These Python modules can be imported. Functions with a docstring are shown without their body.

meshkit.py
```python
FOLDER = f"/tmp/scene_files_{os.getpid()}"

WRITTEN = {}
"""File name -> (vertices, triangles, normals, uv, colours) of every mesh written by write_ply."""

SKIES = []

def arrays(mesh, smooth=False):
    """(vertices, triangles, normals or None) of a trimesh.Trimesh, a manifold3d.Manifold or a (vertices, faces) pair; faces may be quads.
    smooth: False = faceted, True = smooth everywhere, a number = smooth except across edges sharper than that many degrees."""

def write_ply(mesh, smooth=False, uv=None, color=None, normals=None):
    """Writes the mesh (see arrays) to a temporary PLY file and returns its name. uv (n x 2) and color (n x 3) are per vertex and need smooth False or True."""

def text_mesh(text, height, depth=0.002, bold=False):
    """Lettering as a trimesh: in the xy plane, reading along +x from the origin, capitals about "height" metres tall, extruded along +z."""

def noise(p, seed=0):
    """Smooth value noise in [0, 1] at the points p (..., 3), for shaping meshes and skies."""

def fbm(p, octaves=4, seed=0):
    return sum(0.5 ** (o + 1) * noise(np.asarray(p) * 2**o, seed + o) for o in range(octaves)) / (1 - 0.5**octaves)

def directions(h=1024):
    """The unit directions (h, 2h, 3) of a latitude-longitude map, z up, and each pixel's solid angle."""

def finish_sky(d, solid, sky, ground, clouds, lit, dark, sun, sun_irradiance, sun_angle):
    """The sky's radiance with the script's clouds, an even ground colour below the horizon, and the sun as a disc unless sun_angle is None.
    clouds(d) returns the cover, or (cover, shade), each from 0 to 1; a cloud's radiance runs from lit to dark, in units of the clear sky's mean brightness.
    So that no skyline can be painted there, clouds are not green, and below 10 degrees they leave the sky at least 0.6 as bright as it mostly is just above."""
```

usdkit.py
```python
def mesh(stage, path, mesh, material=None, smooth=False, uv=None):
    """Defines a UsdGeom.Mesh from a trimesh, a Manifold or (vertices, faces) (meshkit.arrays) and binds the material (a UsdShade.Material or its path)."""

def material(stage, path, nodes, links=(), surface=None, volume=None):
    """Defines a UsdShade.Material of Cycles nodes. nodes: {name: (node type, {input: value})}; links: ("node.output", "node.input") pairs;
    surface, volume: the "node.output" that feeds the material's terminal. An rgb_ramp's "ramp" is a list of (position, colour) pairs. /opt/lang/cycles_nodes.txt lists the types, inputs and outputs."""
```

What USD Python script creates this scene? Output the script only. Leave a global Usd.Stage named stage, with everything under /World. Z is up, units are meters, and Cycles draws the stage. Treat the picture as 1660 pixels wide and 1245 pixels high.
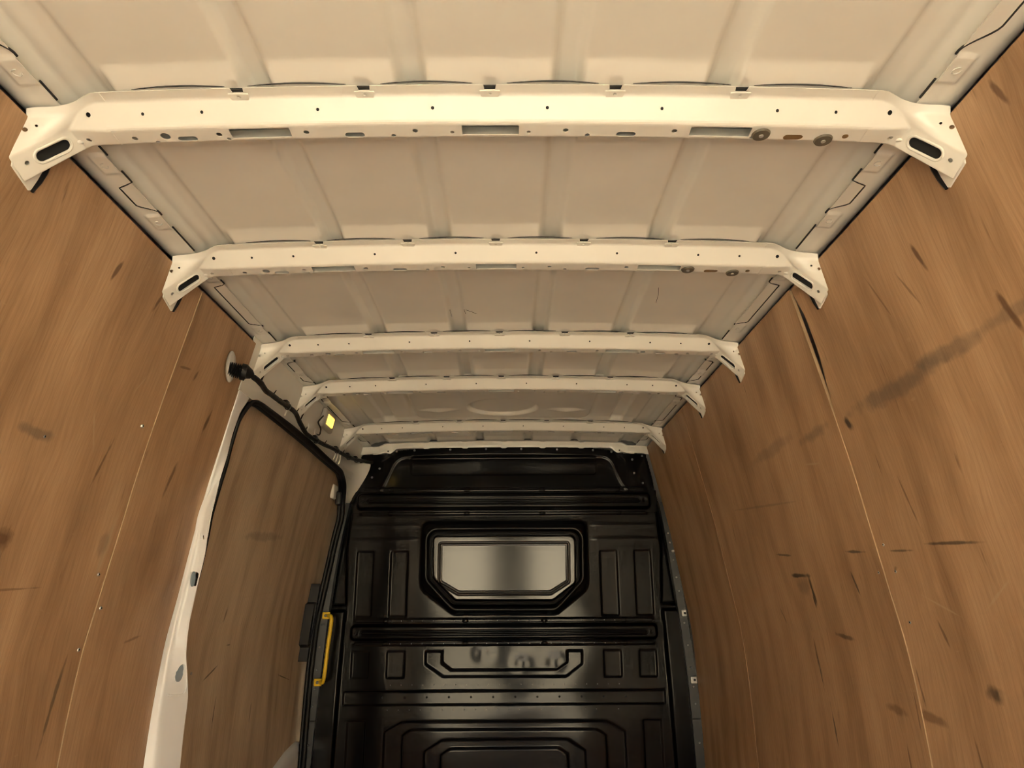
import math, random
import numpy as np, trimesh, manifold3d as m3
from shapely.geometry import LineString, Polygon
import usdkit, meshkit
from pxr import Usd, UsdGeom, UsdLux, UsdShade, Gf, Sdf

random.seed(7); np.random.seed(7)
stage = Usd.Stage.CreateInMemory()
UsdGeom.SetStageUpAxis(stage, 'Z'); UsdGeom.SetStageMetersPerUnit(stage, 1.0)
UsdGeom.Xform.Define(stage, '/World')
Z0 = 1.25            # height of the eye above the load floor; all z below are measured from the eye
FLOOR = -1.25

# ------------------------------------------------------------------ camera, sky, sun, exposure
PITCH, YAW, ROLL, CX = .2923, .0041, -.0053, .0321
cp, sp, cy_, sy_ = math.cos(PITCH), math.sin(PITCH), math.cos(YAW), math.sin(YAW)
fwd = np.array([sy_*cp, cy_*cp, sp]); right = np.array([cy_, -sy_, 0.]); up = np.cross(right, fwd)
cr, sr = math.cos(ROLL), math.sin(ROLL)
right, up = right*cr + up*sr, -right*sr + up*cr
cam = UsdGeom.Camera.Define(stage, '/World/camera')
cam.AddTransformOp().Set(Gf.Matrix4d(*right, 0, *up, 0, *(-fwd), 0, CX, 0, Z0, 1))
cam.CreateHorizontalApertureAttr(36.0); cam.CreateVerticalApertureAttr(27.0)
cam.CreateFocalLengthAttr(36.0*1151/1660)
cam.CreateClippingRangeAttr(Gf.Vec2f(.02, 500))
cam.CreateExposureAttr(-.05)

dome = UsdLux.DomeLight.Define(stage, '/World/sky'); dome.CreateIntensityAttr(1.0)
sky = usdkit.material(stage, '/World/Looks/sky', {
    's': ('sky_texture', {'sky_type': 'hosek_wilkie', 'sun_direction': (.10, .49, .866), 'turbidity': 4.0, 'ground_albedo': .35}),
    'b': ('background_shader', {'strength': 10.0})}, [('s.color', 'b.color')], surface='b.background')
UsdShade.MaterialBindingAPI.Apply(dome.GetPrim()).Bind(sky)
sun = UsdLux.DistantLight.Define(stage, '/World/sun')
sun.CreateIntensityAttr(17.0); sun.CreateNormalizeAttr(True); sun.CreateAngleAttr(1.0); sun.CreateColorAttr(Gf.Vec3f(1, .95, .84))
SUN_EL = 60
sun.AddRotateXYZOp().Set(Gf.Vec3f(-(90-SUN_EL), 0, 12))  # stands over the cab: the yard behind the open rear doors lies in full sun

# ------------------------------------------------------------------ helpers
def numbered(name, parent='/World'):
    p = f'{parent}/{name}'; k = 0
    while stage.GetPrimAtPath(p):
        k += 1; p = f'{parent}/{name}_{k:03d}'
    return p
LOC = {}
def tag(prim, label=None, cat=None, group=None, kind=None):
    for k, v in (('label', label), ('category', cat), ('group', group), ('kind', kind)):
        if v: prim.SetCustomDataByKey(k, v)
    return prim
def thing(name, loc, label=None, cat=None, group=None, kind=None):
    p = numbered(name); x = UsdGeom.Xform.Define(stage, p)
    x.AddTranslateOp().Set(Gf.Vec3d(loc[0], loc[1], loc[2]+Z0)); LOC[p] = np.array(loc, float)
    return tag(x.GetPrim(), label, cat, group, kind)
def arr(m):
    v, f, _ = meshkit.arrays(m); return v, f
def obj(name, mesh, mat, parent=None, smooth=35, label=None, cat=None, group=None, kind=None):
    pp = str(parent.GetPath()) if parent else '/World'
    p = numbered(name, pp); v, f = arr(mesh)
    top = p
    while top.count('/') > 2: top = top.rsplit('/', 1)[0]
    off = LOC[top] if parent else np.array([0, 0, -Z0])
    mm = usdkit.mesh(stage, p, trimesh.Trimesh(v-off, f, process=False), MAT[mat], smooth=smooth)
    return tag(mm.GetPrim(), label, cat, group, kind)

def mani(m):
    v, f = arr(m); return m3.Manifold(m3.Mesh(np.asarray(v, np.float32), np.asarray(f, np.uint32)))
def cat_(ms): return trimesh.util.concatenate([trimesh.Trimesh(*arr(m), process=False) for m in ms])
def box(x0, x1, y0, y1, z0, z1):
    b = trimesh.creation.box((x1-x0, y1-y0, z1-z0)); b.apply_translation(((x0+x1)/2, (y0+y1)/2, (z0+z1)/2)); return b
def rbox(size, r, at=(0, 0, 0), M=None):
    s = np.array(size)/2-r
    pts = [m3.Manifold.sphere(r, 12).translate([a*s[0], b*s[1], c*s[2]]) for a in (-1, 1) for b in (-1, 1) for c in (-1, 1)]
    t = trimesh.Trimesh(*arr(m3.Manifold.batch_hull(pts)), process=False)
    if M is not None: t.apply_transform(M)
    t.apply_translation(at); return t
def frame(n, u=(0, 0, 1)):
    n = np.array(n, float); n /= np.linalg.norm(n); a = np.cross(u, n); a /= np.linalg.norm(a); b = np.cross(n, a)
    M = np.eye(4); M[:3, 0], M[:3, 1], M[:3, 2] = a, b, n; return M
def cyl(c, n, r, h, seg=20, taper=None):
    t = trimesh.creation.cylinder(radius=r, height=h, sections=seg)
    if taper: t.vertices[t.vertices[:, 2] > 0, :2] *= taper
    M = frame(n, (0, 0, 1) if abs(np.array(n)[2]) < .9*np.linalg.norm(n) else (0, 1, 0)); M[:3, 3] = c; t.apply_transform(M); return t
def grid_faces(n, m, flip=False):
    i, j = np.meshgrid(np.arange(n-1), np.arange(m-1), indexing='ij'); a = (i*m+j).ravel()
    f = np.vstack([np.stack([a, a+m, a+m+1], 1), np.stack([a, a+m+1, a+1], 1)])
    return f[:, ::-1] if flip else f
def grid_normals(g):
    du = np.gradient(g, axis=0); dv = np.gradient(g, axis=1); n = np.cross(du, dv)
    return n/(np.linalg.norm(n, axis=2, keepdims=True)+1e-12)
def shell(g, th, direction=None):
    """closed solid: the grid surface g and its copy moved th along its normal (or a fixed direction)"""
    n, m = g.shape[:2]; d = grid_normals(g)*th if direction is None else np.array(direction)*th
    b = g+d
    V = np.vstack([g.reshape(-1, 3), b.reshape(-1, 3)]); N = n*m
    F = [grid_faces(n, m, True), grid_faces(n, m)+N]
    loop = [i*m for i in range(n)] + [(n-1)*m+j for j in range(1, m)] + [i*m+m-1 for i in range(n-2, -1, -1)] + [j for j in range(m-2, 0, -1)]
    a = np.array(loop); bb = np.roll(a, -1)
    F += [np.stack([a, bb, bb+N], 1), np.stack([a, bb+N, a+N], 1)]
    t = trimesh.Trimesh(V, np.vstack(F), process=False)
    if t.volume < 0: t.invert()
    return t
def smooth_path(P, n, closed=False):
    from scipy.interpolate import PchipInterpolator
    P = np.array(P, float); d = np.r_[0, np.cumsum(np.linalg.norm(np.diff(P, axis=0), axis=1))]
    return PchipInterpolator(d, P)(np.linspace(0, d[-1], n))
def tube(P, r, sides=12, squash=None):
    P = np.array(P, float); n = len(P); r = np.broadcast_to(r, (n,))
    t = np.gradient(P, axis=0); t /= np.linalg.norm(t, axis=1, keepdims=True)
    a = np.cross(t[0], [0, 0, 1.] if abs(t[0][2]) < .9 else [1., 0, 0]); A = []
    for k in range(n):
        a = a-t[k]*np.dot(a, t[k]); a /= np.linalg.norm(a); A.append(a.copy())
    A = np.array(A); B = np.cross(t, A); q = np.arange(sides)*2*np.pi/sides
    g = P[:, None]+r[:, None, None]*(np.cos(q)[None, :, None]*A[:, None]+np.sin(q)[None, :, None]*B[:, None])
    i, j = np.meshgrid(np.arange(n-1), np.arange(sides), indexing='ij'); j2 = (j+1) % sides
    f = np.vstack([np.stack([i*sides+j, i*sides+j2, (i+1)*sides+j2], -1).reshape(-1, 3), np.stack([i*sides+j, (i+1)*sides+j2, (i+1)*sides+j], -1).reshape(-1, 3)])
    V = np.vstack([g.reshape(-1, 3), P[:1], P[-1:]]); s = np.arange(sides); s2 = (s+1) % sides
    f = np.vstack([f, np.stack([s2, s, np.full(sides, n*sides)], 1), np.stack([(n-1)*sides+s, (n-1)*sides+s2, np.full(sides, n*sides+1)], 1)])
    m = trimesh.Trimesh(V, f, process=False)
    if m.volume < 0: m.invert()
    return m
def sstep(x): x = np.clip(x, 0, 1); return x*x*(3-2*x)
def sd_poly(X, Y, poly, r=0.):
    """signed distance to a polygon (negative inside) whose corners are rounded by r"""
    P = Polygon(poly)
    if r: P = P.buffer(-r)
    c = np.array(P.exterior.coords); x0, y0, x1, y1 = Polygon(poly).bounds
    out = np.full(X.shape, 9.); m = (X > x0-.06) & (X < x1+.06) & (Y > y0-.06) & (Y < y1+.06)
    x, y = X[m], Y[m]; d = np.full(x.shape, 9.); ins = np.zeros(x.shape, bool)
    for (ax, ay), (bx, by) in zip(c[:-1], c[1:]):
        vx, vy = bx-ax, by-ay; t = np.clip(((x-ax)*vx+(y-ay)*vy)/(vx*vx+vy*vy+1e-15), 0, 1)
        d = np.minimum(d, np.hypot(x-ax-t*vx, y-ay-t*vy))
        if by != ay: ins ^= ((ay > y) != (by > y)) & (x < (bx-ax)*(y-ay)/(by-ay)+ax)
    out[m] = np.where(ins, -d, d)-r
    return out
def sd_line(X, Y, pts):
    d = np.full(X.shape, 9.)
    for (ax, ay), (bx, by) in zip(pts[:-1], pts[1:]):
        vx, vy = bx-ax, by-ay; t = np.clip(((X-ax)*vx+(Y-ay)*vy)/(vx*vx+vy*vy), 0, 1)
        d = np.minimum(d, np.hypot(X-ax-t*vx, Y-ay-t*vy))
    return d
def rect(x0, x1, z0, z1): return [(x0, z0), (x1, z0), (x1, z1), (x0, z1)]

# half width of the lining at height z (tumblehome of the van's side)
WZ = np.array([[-1.4, .96], [-.8, .995], [-.4, .99], [-.25, .984], [-.13, .975], [0, .955], [.17, .927], [.3, .906], [.43, .881], [.55, .856], [.68, .828], [.81, .800], [.95, .77]])
from scipy.interpolate import PchipInterpolator
W = PchipInterpolator(WZ[:, 0], WZ[:, 1])
BOWS = [1.038, 1.593, 2.237, 2.735, 3.482]; HEADER = 3.953; YB = 3.97
ARCH = .0305

# ------------------------------------------------------------------ materials
MAT = {}
def M_(name, nodes, links, surface='p.BSDF'): MAT[name] = usdkit.material(stage, f'/World/Looks/{name}', nodes, links, surface)
def plain(name, col, rough=.5, metal=0., spec=.5, bump=None, extra=None, vary=.06):
    n = {'g': ('geometry', {}), 't': ('noise_texture', {'scale': 9., 'detail': 4.}),
         'r': ('rgb_ramp', {'ramp': [(.3, tuple(c*(1-vary) for c in col)), (.7, tuple(min(1, c*(1+vary)) for c in col))]}),
         'p': ('principled_bsdf', {'roughness': rough, 'metallic': metal, 'specular_ior_level': spec, **(extra or {})})}
    l = [('g.position', 't.vector'), ('t.fac', 'r.fac'), ('r.color', 'p.base_color')]
    if bump:
        n['bt'] = ('noise_texture', {'scale': bump[0], 'detail': 3.}); n['b'] = ('bump', {'strength': bump[1], 'distance': bump[2]})
        l += [('g.position', 'bt.vector'), ('bt.fac', 'b.height'), ('b.normal', 'p.normal')]
    M_(name, n, l)
plain('white_paint', (.82, .805, .745), .27, vary=.02, bump=(14., .15, .002))
plain('white_paint_dull', (.72, .71, .68), .42, vary=.05, bump=(14., .15, .002))
plain('white_paint_skylit', (.85, .86, .87), .28, vary=.02)  # same white paint as the roof, cooled to carry the sky light
plain('body_inner', (.42, .42, .41), .6)
plain('black_paint', (.0025, .0028, .0036), .11, spec=.3, bump=(4., .08, .004), vary=.1)
plain('black_blank', (.012, .0115, .010), .12, spec=.64, bump=(3., .1, .003), vary=.1)
plain('flange_paint', (.020, .024, .028), .42, spec=.3)
plain('rubber', (.006, .006, .0065), .5, spec=.3)
plain('black_plastic', (.015, .015, .017), .38)
plain('cable', (.006, .006, .006), .55, bump=(300., .4, .001))
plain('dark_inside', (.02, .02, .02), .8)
plain('sealant', (.03, .03, .03), .6)  # bead colour, also used for the painted shade at the bow notches
plain('olive_plug', (.13, .115, .085), .5)
plain('brown_fill', (.20, .125, .055), .5)
plain('grey_plastic', (.42, .40, .37), .45)
plain('steel', (.55, .55, .54), .35, metal=1.)
plain('rivet_steel', (.22, .22, .22), .4, metal=.6)
plain('zinc', (.62, .63, .63), .4, metal=.4)
plain('yellow', (.90, .60, .02), .38)
plain('blue_grey_plug', (.22, .27, .31), .25)
plain('raw_edge', (.42, .29, .17), .6, vary=.15)
plain('yard', (.30, .262, .205), .9, vary=.2)
plain('yard_wall', (.58, .50, .36), .85, vary=.15)
M_('lamp_lens', {'g': ('geometry', {}), 't': ('noise_texture', {'scale': 90., 'detail': 2.}),
   'r': ('rgb_ramp', {'ramp': [(.3, (1, .50, .04)), (.65, (1, .70, .13))]}), 'p': ('principled_bsdf', {'roughness': .25, 'base_color': (.8, .7, .4), 'emission_strength': 2.2})},
   [('g.position', 't.vector'), ('t.fac', 'r.fac'), ('r.color', 'p.emission_color')])

def ply(name, off, marks=(), tone=1., red=1.):
    """sheet of hardwood-faced plywood: upright grain, dark flecks, pale scratches; marks: (y, z, tilt in degrees, half length, half width, strength, colour)"""
    c = lambda r, g, b: (r*tone, g*tone/red**.5, b*tone/red)
    n = {'g': ('geometry', {}), 'o': ('vector_math', {'math_type': 'add', 'vector2': off}),
         'wm': ('mapping', {'mapping_type': 'point', 'scale': (1, 1.6, .5)}), 'wn': ('noise_texture', {'scale': 1.6, 'detail': 3.}),
         'ws': ('vector_math', {'math_type': 'scale', 'scale': .22}), 'wa': ('vector_math', {'math_type': 'add'}),
         'm1': ('mapping', {'mapping_type': 'point', 'scale': (1, 4.2, .75)}), 'n1': ('noise_texture', {'scale': 2.2, 'detail': 5., 'roughness': .55}),
         'm2': ('mapping', {'mapping_type': 'point', 'scale': (1, 150., 6.)}), 'n2': ('noise_texture', {'scale': 2.6, 'detail': 4., 'roughness': .6}),
         'wv': ('wave_texture', {'wave_type': 'bands', 'bands_direction': 'y', 'scale': 5., 'distortion': 5., 'detail': 2., 'detail_scale': .6}),
         'm3': ('mapping', {'mapping_type': 'point', 'scale': (1, 34., 4.2), 'rotation': (.05, 0, 0)}), 'n3': ('noise_texture', {'scale': 1.5, 'detail': 2.5, 'roughness': .55}),
         'm4': ('mapping', {'mapping_type': 'point', 'scale': (1, 1., 1.)}), 'n4': ('noise_texture', {'scale': 3.2, 'detail': 4.}),
         'r1': ('rgb_ramp', {'ramp': [(.25, c(.285, .165, .086)), (.5, c(.465, .292, .165)), (.75, c(.56, .368, .218))]}),
         'x2': ('mix', {'mix_type': 'multiply', 'fac': .55}), 'r2': ('rgb_ramp', {'ramp': [(.3, (.74, .70, .65)), (.65, (1.08, 1.08, 1.08))]}),
         'xw': ('mix', {'mix_type': 'multiply', 'fac': .2}), 'rw': ('rgb_ramp', {'ramp': [(0, (.7, .62, .54)), (.35, (1, 1, 1)), (1, (1.06, 1.06, 1.06))]}),
         'x3': ('mix', {'mix_type': 'mix', 'color2': c(.10, .042, .018)}), 'r3': ('map_range', {'from_min': .685, 'from_max': .79, 'to_max': .75, 'clamp': True}),
         'x4': ('mix', {'mix_type': 'multiply', 'fac': .35}), 'r4': ('rgb_ramp', {'ramp': [(.3, (.72, .70, .68)), (.6, (1.08, 1.08, 1.08))]}),
         'vm': ('mapping', {'mapping_type': 'point', 'scale': (1, 3.1, 9.), 'rotation': (.7, 0, 0)}), 'v': ('noise_texture', {'scale': 9., 'detail': 1.}),
         'rv': ('map_range', {'from_min': .745, 'from_max': .775, 'to_max': .3, 'clamp': True}), 'xv': ('mix', {'mix_type': 'mix', 'color2': c(.46, .31, .18)}),
         'b': ('bump', {'strength': .12, 'distance': .002}),
         'p': ('principled_bsdf', {'roughness': .48, 'specular_ior_level': .4})}
    l = [('g.position', 'o.vector1'), ('o.vector', 'wm.vector'), ('wm.vector', 'wn.vector'), ('wn.color', 'ws.vector1'), ('ws.vector', 'wa.vector1'), ('o.vector', 'wa.vector2')]
    for a in ('m1', 'm2'): l.append(('wa.vector', a+'.vector'))
    for a in ('m3', 'm4', 'vm'): l.append(('o.vector', a+'.vector'))
    l += [('m1.vector', 'n1.vector'), ('m2.vector', 'n2.vector'), ('m1.vector', 'wv.vector'), ('m3.vector', 'n3.vector'), ('m4.vector', 'n4.vector'), ('vm.vector', 'v.vector'),
          ('n1.fac', 'r1.fac'), ('r1.color', 'x2.color1'), ('n2.fac', 'r2.fac'), ('r2.color', 'x2.color2'), ('x2.color', 'xw.color1'), ('wv.fac', 'rw.fac'), ('rw.color', 'xw.color2'),
          ('xw.color', 'x3.color1'), ('n3.fac', 'r3.value'), ('r3.result', 'x3.fac'), ('x3.color', 'x4.color1'), ('n4.fac', 'r4.fac'), ('r4.color', 'x4.color2'),
          ('x4.color', 'xv.color1'), ('v.fac', 'rv.value'), ('rv.result', 'xv.fac'), ('n2.fac', 'b.height'), ('b.normal', 'p.normal')]
    last = 'xv.color'
    if marks:
        n['mn'] = ('noise_texture', {'scale': 26., 'detail': 4.}); l.append(('g.position', 'mn.vector'))
        n['ms'] = ('math', {'math_type': 'multiply_add', 'value2': 1.6, 'value3': -.8}); l.append(('mn.fac', 'ms.value1'))
    for k, (y, z, tilt, hl, hw, s, col) in enumerate(marks):
        a = f'k{k}'
        n[a+'m'] = ('mapping', {'mapping_type': 'texture', 'location': (0, y, z+Z0), 'rotation': (math.radians(tilt), 0, 0), 'scale': (1, hl, hw)})
        n[a+'f'] = ('vector_math', {'math_type': 'multiply', 'vector2': (0, 1, 1)}); n[a+'l'] = ('vector_math', {'math_type': 'length'})
        n[a+'a'] = ('math', {'math_type': 'add'}); n[a+'r'] = ('map_range', {'from_min': 1.15, 'from_max': .55, 'to_max': s, 'clamp': True})
        n[a+'x'] = ('mix', {'mix_type': 'mix', 'color2': col})
        l += [('g.position', a+'m.vector'), (a+'m.vector', a+'f.vector1'), (a+'f.vector', a+'l.vector1'), (a+'l.value', a+'a.value1'), ('ms.value', a+'a.value2'), (a+'a.value', a+'r.value'),
              (a+'r.result', a+'x.fac'), (last, a+'x.color1')]
        last = a+'x.color'
    l.append((last, 'p.base_color')); M_(name, n, l)
DK, GR, LT, BR = (.028, .020, .016), (.115, .090, .070), (.50, .37, .23), (.095, .042, .018)
ply('ply_left_rear', (3.1, .7, 2.2), [(1.372, .317, 0, .05, .012, .55, GR), (1.386, .114, 0, .03, .02, .8, BR), (1.711, -.225, 82, .10, .006, .6, DK), (1.61, .70, 70, .03, .006, .8, BR), (1.42, .69, 72, .03, .006, .8, BR),
     (1.62, .30, 75, .05, .005, .7, BR), (1.55, .36, -60, .05, .003, .6, LT), (1.745, .12, 85, .07, .012, .6, LT), (1.73, .13, 0, .02, .03, .3, GR), (1.66, .50, 60, .035, .0025, .5, LT), (1.47, -.35, -40, .10, .003, .5, LT), (1.45, .02, 3, .09, .0025, .5, BR)])
ply('ply_left_front', (7.7, 2.9, .4), [(1.95, .32, 78, .05, .008, .75, BR), (2.05, .50, 76, .04, .008, .8, BR), (1.9, .6, 70, .02, .006, .7, BR), (1.86, .05, 82, .10, .03, .15, LT), (2.0, -.1, 10, .04, .004, .5, BR), (1.83, .60, 10, .03, .004, .6, BR)])
ply('ply_right_rear', (1.3, 5.1, 8.8), [(1.50, .435, -1, .20, .022, .55, GR), (1.29, .45, 0, .12, .018, .5, GR), (1.10, .455, 0, .10, .012, .4, GR), (1.108, .46, 76, .045, .007, .8, BR), (1.263, .635, 75, .035, .006, .85, BR), (.942, .762, 75, .03, .006, .75, BR),
     (1.504, -.188, 0, .028, .02, .7, DK), (1.49, .103, 3, .10, .004, .75, DK), (1.69, .10, 3, .05, .003, .7, DK), (1.59, .20, 78, .06, .004, .6, BR), (1.735, .415, 45, .022, .012, .9, DK), (1.6, -.02, 20, .06, .003, .5, LT), (1.4, .0, -30, .06, .003, .4, LT),
     (1.62, -.08, 74, .03, .005, .7, BR), (1.6, -.33, 84, .05, .005, .7, BR), (1.75, -.265, 4, .06, .011, .55, BR), (1.43, .62, 70, .06, .003, .5, BR), (1.33, .60, 66, .05, .003, .5, BR)])
ply('ply_right_front', (9.2, 8.3, 5.5), [(2.31, .062, 2, .075, .007, .85, DK), (2.243, .015, 86, .045, .009, .85, DK), (2.30, .03, 0, .05, .025, .4, GR), (1.90, .11, 4, .05, .004, .8, DK), (1.90, -.268, 4, .05, .012, .55, BR), (1.93, .43, -2, .10, .016, .45, GR), (2.25, .45, -2, .2, .02, .3, GR),
     (2.33, -.21, 85, .06, .004, .75, DK), (2.29, -.37, 85, .06, .005, .75, DK), (2.1, -.11, 5, .06, .007, .6, DK), (2.4, .13, 5, .06, .004, .7, DK), (2.25, -.02, 80, .02, .005, .8, DK), (1.95, .03, 75, .03, .004, .8, DK), (2.55, -.06, 60, .03, .004, .6, DK), (2.0, .36, 8, .05, .003, .5, LT), (2.5, .3, 4, .3, .004, .35, GR)])
ply('ply_right_strip', (2.2, 11.3, 3.5), tone=.97)
ply('ply_door', (4.4, 1.3, 9.1), [(2.95, .243, 4, .22, .02, .35, GR), (2.72, -.25, 20, .06, .004, .75, DK), (3.62, -.355, -12, .10, .003, .8, DK), (2.85, -.165, 0, .02, .004, .6, DK), (3.1, .02, 4, .25, .002, .4, LT), (2.75, -.05, 80, .03, .006, .6, BR), (2.8, -.4, 86, .06, .004, .7, DK), (3.2, -.45, 86, .05, .004, .7, DK)], tone=1.3, red=.67)
ply('ply_floor', (6.1, 4.3, 1.5), tone=1.85, red=.76)

# ------------------------------------------------------------------ setting: floor, body shell, yard
fl = thing('floor', (0, 1.8, FLOOR), kind='structure')
obj('floor_sheet', box(-1.08, 1.08, -.42, 4.1, FLOOR-.03, FLOOR), 'ply_floor', fl)
zs = np.linspace(FLOOR-.03, .93, 30); ysh = np.array([-.42, 1.0, 2.5, 4.25])
for side, nm in ((-1, 'wall_left'), (1, 'wall_right')):
    g = np.array([[(side*(float(W(z))+.10), y, z) for z in zs] for y in ysh])
    w = thing(nm, (side*1.0, 1.9, FLOOR), kind='structure')
    obj('body_side', shell(g, .004, (side, 0, 0)), 'body_inner', w)
wf = thing('wall_front', (0, 4.25, FLOOR), kind='structure')
obj('cab_closure', box(-1.1, 1.1, 4.24, 4.26, FLOOR-.03, .95), 'body_inner', wf)
gr = thing('ground', (0, -8, FLOOR-.62), kind='structure')
yw = thing('wall_back', (0, -6.0, FLOOR-.62), kind='structure')
for x0, x1 in ((-9, -.33), (.43, 9)): obj('rendered_wall', box(x0, x1, -6.3, -6.0, FLOOR-.62, 1.35), 'yard_wall', yw)
obj('doorway', box(-.6, .7, -7.2, -7.1, FLOOR-.62, 1.35), 'dark_inside', yw)  # added dark opening, stands in for a person mirrored in the bulkhead
obj('added_lintel', box(-.6, .7, -7.2, -6.1, 1.35, 1.45), 'yard_wall', yw)
obj('yard_ground', box(-30, 30, -30, 8, FLOOR-.72, FLOOR-.62), 'yard', gr)

# ------------------------------------------------------------------ ceiling: pressed roof skin, side rails
def roof_z(X, Y):
    ax = np.abs(X)
    z = .870-ARCH*X**2
    # the skin dips to the flange of every bow, front and back
    dip = np.zeros_like(X)
    for yb in BOWS+[HEADER]:
        d = np.where(Y < yb, (yb-.008-Y)/.045, (Y-yb-.13)/.045); dip = np.maximum(dip, 1-sstep(d)) if False else np.maximum(dip, np.clip(1-np.maximum(d, 0), 0, 1))
    flat = sstep((.66-ax)/.012)
    bay4 = (Y > BOWS[3]+.06) & (Y < BOWS[4]-.0)
    in4 = bay4.astype(float)
    rib = np.zeros_like(X)
    for xc in (.1365, .405):
        w = .0225
        rib = np.maximum(rib, sstep((w+.008-np.abs(ax-xc))/.016))
    edge_rib = sstep((ax-.664)/.014)
    late = Y > BOWS[4]+.05
    z = z+.0155*rib*(1-in4)*(~late)+.007*rib*late
    z = z-.0115*dip*flat*np.where(in4 > 0, 1, 1-.9*rib)
    for yb in BOWS:
        for k in range(-2, 3): z = z+.004*np.exp(-(((X-.22*k)/.014)**4+((Y-yb+.002)/.012)**4))
    # outer gutter
    gut = np.interp(ax, [.664, .676, .70, .718, .735, .76, .80], [0, .007, .006, .0015, .002, -.010, -.022])
    z = z+np.where(ax > .664, gut, 0)
    # bay behind the bulkhead header: broad pressed frame with an oval and two slim lenses, ribs further out
    xr = X; yr = Y
    s1 = sd_poly(xr, yr, [(-.43, 2.93), (.43, 2.93), (.43, 3.43), (-.43, 3.43)], .07)
    f = .004*np.exp(-((s1-.012)/.012)**2)-.016*sstep(-s1/.022)
    ov = np.sqrt((xr/.168)**2+((yr-3.22)/.155)**2)-1
    f = f+.016*sstep(-ov/.08)
    for sx in (-1, 1):
        ln = np.sqrt(((xr-sx*.30)/.098)**2+((yr-3.25)/.03)**2)
        f = f-.014*np.clip(1-ln, 0, 1)
    f = f+.012*sstep((ax-.53)/.012)*sstep((.60-ax)/.012)
    z = z+in4*f*sstep((3.475-Y)/.04)*sstep((Y-2.83)/.05)
    return z
edges_y = [-.42]+[b+.07 for b in BOWS]+[4.0]
ceil = thing('ceiling', (0, 1.8, .87), kind='structure')
xg = np.unique(np.round(np.r_[np.linspace(-.80, .80, 321), ], 4))
for a, b in zip(edges_y[:-1], edges_y[1:]):
    yy = np.linspace(a, b, max(12, int((b-a)/.0065)))
    if a < 0: yy = np.r_[np.linspace(a, .7, 30)[:-1], np.linspace(.7, b, int((b-.7)/.0065))]
    X, Y = np.meshgrid(xg, yy, indexing='ij')
    obj('roof_panel', (np.stack([X, Y, roof_z(X, Y)], -1).reshape(-1, 3), grid_faces(len(xg), len(yy), True)), 'white_paint', ceil, smooth=True)
rf = thing('door_2', (0, -.40, FLOOR), 'open rear doorway of the load space', None, kind='structure')
for s_ in (-1, 1):
    x0, x1 = sorted((s_*.80, s_*1.12)); obj('door_post', box(x0, x1, -.44, -.385, FLOOR-.03, .95), 'black_plastic', rf)
obj('door_lintel', box(-.80, .80, -.44, -.385, .68, .95), 'black_plastic', rf)
obj('outer_skin', box(-.95, .95, -.42, 4.26, .93, .95), 'body_inner', ceil)

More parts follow.
